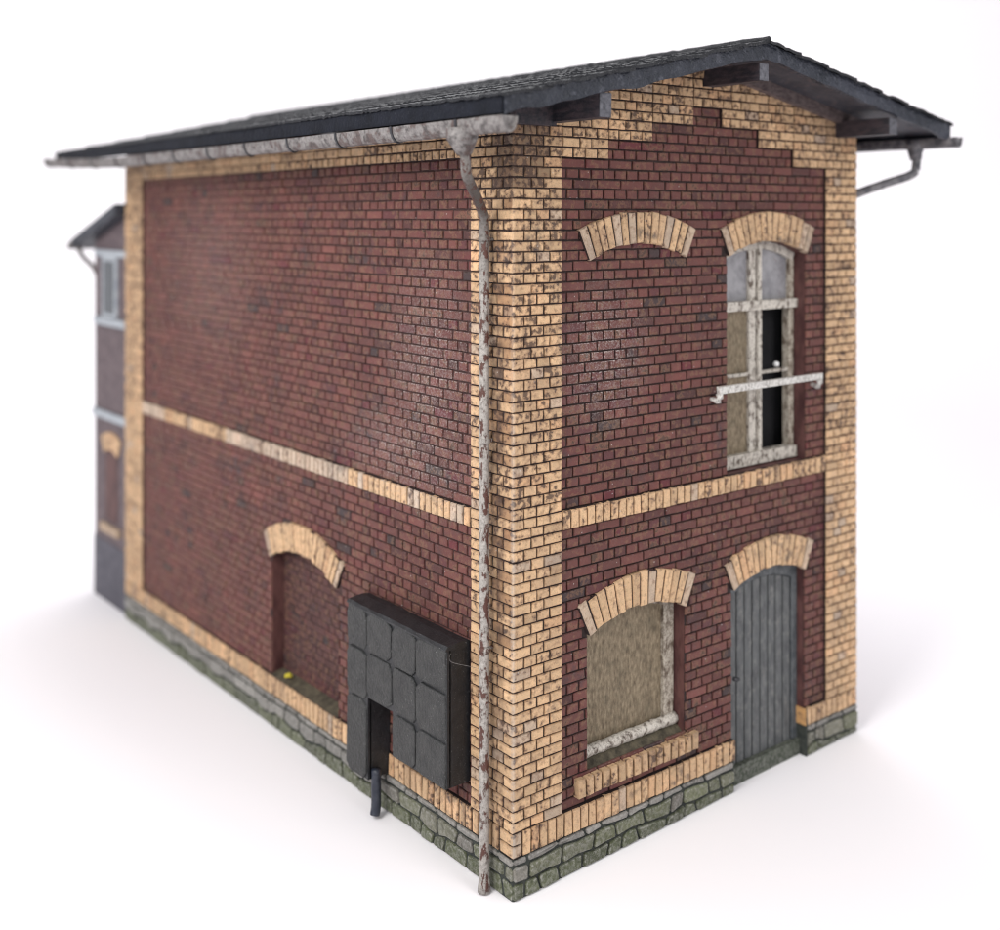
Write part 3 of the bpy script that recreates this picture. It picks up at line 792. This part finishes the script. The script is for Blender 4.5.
def felt(side, k, n):
    """one course of roofing felt, overlapping the course below it"""
    e = (XL - .07) if side < 0 else (XR + .06); m = MB(); nx, ny = 9, 520
    xa = e + (APX - e) * k / n; xb = e + (APX - e) * (k + 1.12) / n
    if k == n - 1: xb = APX
    vs = []; s0 = rnd.random() * 50
    for i in range(nx + 1):
        for j in range(ny + 1):
            t = i / nx; x = xa + (xb - xa) * t; y = Y0 - .045 + (Y1 - Y0 + .07) * j / ny
            if i == 0: x += .035 * noise.noise(Vector((y * 1.6, s0, 3))) * (1 if side > 0 else -1)
            if j == 0 or j == ny: y += -.02 + .06 * noise.noise(Vector((x * 3, s0, j)))
            lift = .035 * (1 - t) + .004
            z = roof_top(x) - .028 + lift + .020 * noise.noise(Vector((x * 14, y * 14, s0))) + .014 * noise.noise(Vector((x * 31, y * 31, s0)))
            if side > 0 and k == 0 : z += .03 * max(0, noise.noise(Vector((y * .8, 2, 5))) + .5)
            vs.append((x, y, max(z, roof_top(x) - .025)))
    nt_ = len(vs)
    fs = []
    f = lambda i, j: i * (ny + 1) + j
    for i in range(nx):
        for j in range(ny): fs.append((f(i, j), f(i + 1, j), f(i + 1, j + 1), f(i, j + 1)))
    # turned-down edges give the sheet its thickness
    ring = [f(0, j) for j in range(ny + 1)]
    lowv = [(vs[q][0], vs[q][1], vs[q][2] - .04) for q in ring]; o = len(vs); vs += lowv
    for j in range(ny): fs.append((ring[j], ring[j + 1], o + j + 1, o + j))
    for jj in (0, ny):
        ring = [f(i, jj) for i in range(nx + 1)]; o = len(vs); vs += [(vs[q][0], vs[q][1], vs[q][2] - .045) for q in ring]
        for i in range(nx): fs.append((ring[i], ring[i + 1], o + i + 1, o + i))
    m.add(vs, fs); m.build('roofing_sheet', M_FELT, roof)
for k in range(7): felt(-1, k, 7); felt(1, k, 7)
mb = MB(); ys = [Y0 - .05 + (Y1 - Y0 + .08) * j / 140 for j in range(141)]
mb.tube([(APX + .02 * noise.noise(Vector((y, 0, 0))), y, roof_top(APX) - .01) for y in ys], [.055 + .025 * noise.noise(Vector((y * 7, 4, 0))) for y in ys], 8); mb.build('ridge_cap', M_FELT, roof)
mb = MB(); mb.box((-.06, -.13, 10.215), (.66, -.004, 10.62), .004); mb.build('wall_plate', M_PURLIN, root)
# purlins
for (xa, xb, zt, zb, ye) in ((3.78, 3.99, 11.235, 10.975, -1.05), (.60, .82, 10.60, 10.27, -1.02), (7.12, 7.36, 10.62, 10.34, -1.03)):
    mb = MB(); mb.box((xa, ye, zb), (xb, .15, zt), .006); p = mb.build('purlin', M_PURLIN, root)
    mb = MB(); mb.box((xa + .006, ye - .012, zb + .006), (xb - .006, ye - .006, zt - .006), .003); mb.build('cut_end', M_CUT, p)

# ---- gutters -------------------------------------------------------------------------------
def gutter(xc, ya, yb, zfun, rad=.125, ny=60, mat=None):
    mat = mat or M_GUTTER
    m = MB(); K = 8; vs = []
    ysr = [ya + (yb - ya) * j / ny for j in range(ny + 1)]
    for j, y in enumerate(ysr):
        for (rr, order) in ((rad, range(K + 1)), (rad - .018, range(K, -1, -1))):
            for i in order:
                a = math.pi * i / K
                wz = .006 * noise.noise(Vector((y * 3, i, xc)))
                vs.append((xc - rr * math.cos(a), y, zfun(y) - rr * 1.6 * math.sin(a) + wz))
    c = 2 * (K + 1); fs = []
    for j in range(ny):
        for i in range(c):
            i2 = (i + 1) % c; fs.append((j * c + i, j * c + i2, (j + 1) * c + i2, (j + 1) * c + i))
    fs.append(list(range(c))); fs.append([ny * c + i for i in range(c)][::-1])
    m.add(vs, fs); g = m.build('gutter', mat, root)
    for y in (ya + .03, yb - .03):              # stop ends
        m = MB(); o_ = [(xc - (rad + .004) * math.cos(math.pi * i / K), y, zfun(y) - (rad + .004) * 1.6 * math.sin(math.pi * i / K)) for i in range(K + 1)]
        o2 = [(a, b + .02, d) for a, b, d in o_]; m.add(o_ + o2, [list(range(K + 1)), list(range(K + 1, 2 * K + 2))[::-1]] + [(i, i + 1, K + 2 + i, K + 1 + i) for i in range(K)]); m.build('stop_end', mat, g)
    n = 12
    for q in range(n):
        y = ya + .9 + (yb - ya - 1.2) * q / (n - 1); m = MB(); K2 = 8; vs = []
        for yy in (y, y + .045):
            for rr in (rad + .016, rad + .002):
                for i in range(K2 + 1):
                    a = math.pi * i / K2; vs.append((xc - rr * math.cos(a), yy, zfun(yy) - rr * 1.6 * math.sin(a) + .006))
        s = K2 + 1; fs = []
        for i in range(K2): fs += [(i, i + 1, 2 * s + i + 1, 2 * s + i), (i, s + i, s + i + 1, i + 1), (2 * s + i, 2 * s + i + 1, 3 * s + i + 1, 3 * s + i)]
        m.add(vs, fs); m.build('gutter_bracket', M_KNOB, g)
    return g
zl = lambda y: 10.195 + (.012 * max(0, y - 11) ** 1.6 if y > 11 else 0)
gutter(-1.02, -1.20, 16.1, zl)
gutter(8.93, -1.24, 15.9, lambda y: 10.36, .11, mat=M_GUTTERD)
# ---- downpipes -------------------------------------------------------------------------------
def smooth_path(P, n=6):
    P = [Vector(p) for p in P]; out = []
    for i in range(len(P) - 1):
        p0, p1, p2, p3 = P[max(i - 1, 0)], P[i], P[i + 1], P[min(i + 2, len(P) - 1)]
        for k in range(n):
            t = k / n; out.append(.5 * ((2 * p1) + (p2 - p0) * t + (2 * p0 - 5 * p1 + 4 * p2 - p3) * t * t + (3 * p1 - p0 - 3 * p2 + p3) * t ** 3))
    out.append(P[-1]); return out
path = smooth_path([(-.93, -.18, 9.86), (-.90, -.16, 9.70), (-.80, -.06, 9.50), (-.42, .22, 9.22), (-.20, .38, 9.02), (-.145, .43, 8.80)], 6)
path += [Vector((-.145, .43, 8.8 - 8.88 * k / 60)) for k in range(1, 61)]
mb = MB(); mb.tube(path, .069, 16, wob=.02); dp = mb.build('downpipe', M_PIPE, root, smooth=True, label='near downpipe with chipped grey paint and rust')
mb = MB(); mb.tube([(-1.0, -.22, 10.10), (-1.0, -.22, 9.98), (-.96, -.20, 9.88), (-.94, -.18, 9.78)], [.21, .20, .15, .10], 16, wob=.03); mb.build('funnel', M_GUTTER, dp, smooth=True)
mb = MB(); mb.tube([(-.145, .43, .07), (-.145, .43, -.10)], [.076, .088], 14, wob=.08); mb.build('pipe_foot', M_PIPE, dp, smooth=True)
for z in (8.72, 6.0, 3.2): 
    mb = MB(); mb.tube([(-.145, .43, z), (-.145, .43, z - .07)], .079, 14); mb.tube([(-.10, .43, z - .035), (.02, .43, z - .035)], .025, 6); mb.build('pipe_clamp', M_PIPE, dp, smooth=True)
path = smooth_path([(8.93, -.40, 10.12), (8.93, -.42, 9.92), (8.85, -.38, 9.74), (8.4, -.16, 9.58), (7.98, .20, 9.38), (7.90, .50, 9.2)], 6) + [Vector((7.90, .50, 9.2 - 9.1 * k / 10)) for k in range(1, 11)]
mb = MB(); mb.tube(path, .075, 14, wob=.03); dp2 = mb.build('downpipe', M_GUTTERD, root, smooth=True, label='far downpipe bending back under the right eave')
mb = MB(); mb.tube([(8.94, -.40, 10.36), (8.94, -.40, 10.24), (8.93, -.40, 10.12), (8.93, -.41, 10.0)], [.19, .17, .12, .10], 14, wob=.05); mb.build('funnel', M_GUTTERD, dp2, smooth=True)

# ---- black box on the long wall ----------------------------------------------------------------
T = .385; ya, yb, yn0, yn1 = .99, 3.60, 2.345, 3.03; zt, zm, zn, zl_ = 3.035, 1.12, 1.73, .47
outline = [(ya, zm), (yn0, zm - .04), (yn0, zn), (yn1, zn - .01), (yn1, zl_), (yb, zl_), (yb, zt), (ya, zt)]
mb = MB(); o = 0
tri = tessellate_polygon([[Vector((u, v, 0)) for u, v in outline]])
mb.add([PL(u, v, T - .07) for u, v in outline], [list(t) for t in tri])
k = len(outline); mb.add([PL(u, v, n) for n in (T - .07, -.04) for u, v in outline], [(i, (i + 1) % k, k + (i + 1) % k, k + i) for i in range(k)])
boxo = mb.build('wall_box', M_BOXD, root, label='black panelled box hung on the long wall, with a notch below')
ys = [.99, 1.72, 2.345, 3.03, 3.60]; zs = [zt, 2.42, 1.74, zm]
for c in range(4):
    rows = [(2.42, zt), (1.74, 2.42), (1.10, 1.74)]
    if c == 2: rows = [(2.42, zt), (1.74, 2.42)]
    if c == 3: rows = [(2.40, zt), (1.66, 2.40), (zl_, 1.66)]
    for (b0, b1) in rows:
        g = .011; ch = .10; u0, u1 = ys[c] + g, ys[c + 1] - g; v0, v1 = b0 + g, b1 - g
        cu = lambda: rnd.uniform(.5, 1.3) * ch
        e0 = 0 if u0 < 1.02 else 1
        poly = [(u0 + cu(), v0), (u1 - cu(), v0), (u1, v0 + cu()), (u1, v1 - cu()), (u1 - cu(), v1), (u0 + cu(), v1), (u0, v1 - cu()), (u0, v0 + cu())]
        if c == 0: poly = [(u0, v0), (u1 - cu(), v0), (u1, v0 + cu()), (u1, v1 - cu()), (u1 - cu(), v1), (u0, v1)]
        m = MB(); prism(m, PL, poly, T - .055, T + rnd.uniform(-.004, .008), .020, tilt=.03, levels=2); m.build('panel', M_BOX, boxo)
m = MB(); prism(m, PL, outline, T - .09, T - .027, .004); m.build('front_face', M_BOXD, boxo)
mb = MB(); N = 14; vs = []
for i in range(N + 1):
    y = .985 + (3.605 - .985) * i / N
    for (n, dz) in ((T + .0, .0), (T - .04, .035), (.12, .06), (-.03, .05), (-.03, -.02), (T, -.02)):
        vs.append((-n, y, zt + dz + rnd.uniform(-.008, .008)))
fs = [(i * 6 + j, i * 6 + (j + 1) % 6, (i + 1) * 6 + (j + 1) % 6, (i + 1) * 6 + j) for i in range(N) for j in range(6)] + [tuple(range(6)), tuple(range(N * 6, N * 6 + 6))[::-1]]
mb.add(vs, fs); mb.build('lid', M_BOXD, boxo)
mb = MB(); mb.tube(smooth_path([(-.24, 2.98, .62), (-.24, 2.98, .34), (-.24, 2.98, .08), (-.27, 2.97, -.06)], 5), .075, 12); mb.build('outlet_pipe', M_PIPEB, boxo, smooth=True)

# ---- small loose things -----------------------------------------------------------------------
mb = MB(); mb.tube(smooth_path([(-.41, .83, 3.05), (-.42, .85, 2.98), (-.40, .80, 2.93), (-.25, .60, 2.90), (-.12, .52, 2.86), (-.02, .62, 2.84)], 6), .0022, 6)
o = mb.build('fibre', M_GUTTER, smooth=True); tag(o, 'thin pale fibre stuck to the near top corner of the black box', 'fibre')
mb = MB(); 
for _ in range(9):
    c = Vector((.12 + rnd.uniform(-.03, .03), 6.40 + rnd.uniform(-.05, .05), .865 + rnd.uniform(-.02, .05))); rr = rnd.uniform(.025, .04)
    mb.tube([c + Vector((0, 0, -rr * math.cos(math.pi * i / 5))) for i in range(6)], [max(.002, rr * math.sin(math.pi * i / 5)) for i in range(6)], 7, wob=.15)
o = mb.build('flock_tuft', M_YELLOW); tag(o, 'tiny yellow tuft on the sill of the bricked-up arched niche', 'tuft')

# ---- annex behind the far corner -----------------------------------------------------------------
ax = .10
mb = MB()
prof = [(13.96, .62), (16.15, .62), (16.15, 8.50), (13.96, 9.10)]
vs = [(x, y, z) for x in (ax, 4.5) for y, z in prof]
mb.add(vs, [(0, 1, 2, 3), (7, 6, 5, 4), (1, 5, 6, 2), (2, 6, 7, 3), (0, 4, 5, 1), (3, 7, 4, 0)])
ann = mb.build('annex', M_ANNEX, root, label='lower annex with a sloping roof behind the far corner')
mb = MB(); mb.box((ax - .02, 13.965, -0.11), (4.5, 16.17, 1.30)); mb.build('base', M_ANNEXB, ann)
mb = MB(); pr_ = [(13.965, 9.02), (16.95, 8.20), (16.97, 8.42), (13.965, 9.28)]
vs = [(x, y, z) for x in (-.22, 4.7) for y, z in pr_]; mb.add(vs, [(0, 1, 2, 3), (7, 6, 5, 4), (0, 4, 5, 1), (1, 5, 6, 2), (2, 6, 7, 3), (3, 7, 4, 0)]); mb.build('annex_roof', M_ROOFP, ann)
mb = MB(); mb.box((ax - .06, 14.62, 6.62), (ax + .0, 15.55, 8.05)); mb.build('window_frame', M_PALEBAND, ann)
mb = MB(); mb.box((ax - .07, 14.74, 6.72), (ax - .055, 15.42, 7.95)); mb.build('pane', M_GLASSD, ann)
mb = MB(); mb.box((ax - .10, 13.97, 6.42), (ax + .01, 15.98, 6.60)); mb.build('window_sill', M_PALEBAND, ann)
mb = MB(); mb.box((ax - .08, 13.97, 8.05), (ax + .01, 16.0, 8.20)); mb.build('lintel', M_PALEBAND, ann)
mb = MB(); mb.box((ax - .07, 13.97, 4.20), (ax + .01, 16.16, 4.38)); mb.build('belt', M_PALEBAND, ann)
Aa = Arch(15.02, 3.40, .40, 30, .40, 8, 1.9)
for k in range(8):
    a0 = Aa.ang - 2 * Aa.ang * k / 8; a1 = Aa.ang - 2 * Aa.ang * (k + 1) / 8; P = lambda r_, a: (Aa.cx + r_ * math.sin(a), Aa.cz + r_ * math.cos(a))
    m = MB(); prism(m, PL, [P(Aa.r, a1), P(Aa.r, a0), P(Aa.r + .42, a0), P(Aa.r + .42, a1)], -.12, -.05, .01, yellow(rnd), (0, .1, 0)); m.build('annex_arch_brick', M_BRICK, ann)
mb = MB(); mb.add([(ax - .012, u, v) for u, v in Aa.outline(0, 1.85)], [list(range(19))]); mb.build('window_opening', M_REVEAL, ann)
mb = MB(); mb.box((ax - .09, 14.45, 1.55), (ax + .01, 15.6, 1.74)); o = mb.build('lower_sill', M_BRICK, ann); o.data.attributes['tint'].data.foreach_set('color', [.45, .34, .24, 1] * 6)
mb = MB(); mb.tube(smooth_path([(-.12, 16.75, 8.25), (-.05, 16.55, 8.0), (.12, 16.32, 7.75), (.25, 16.24, 7.4)], 5) + [Vector((.25, 16.22, .05))], .06, 10); mb.build('annex_downpipe', M_GUTTER, ann, smooth=True)
mb = MB(); mb.tube([(-.27, 16.98, 8.28), (4.7, 16.98, 8.28)], .10, 10); mb.build('annex_gutter', M_GUTTER, ann, smooth=True)
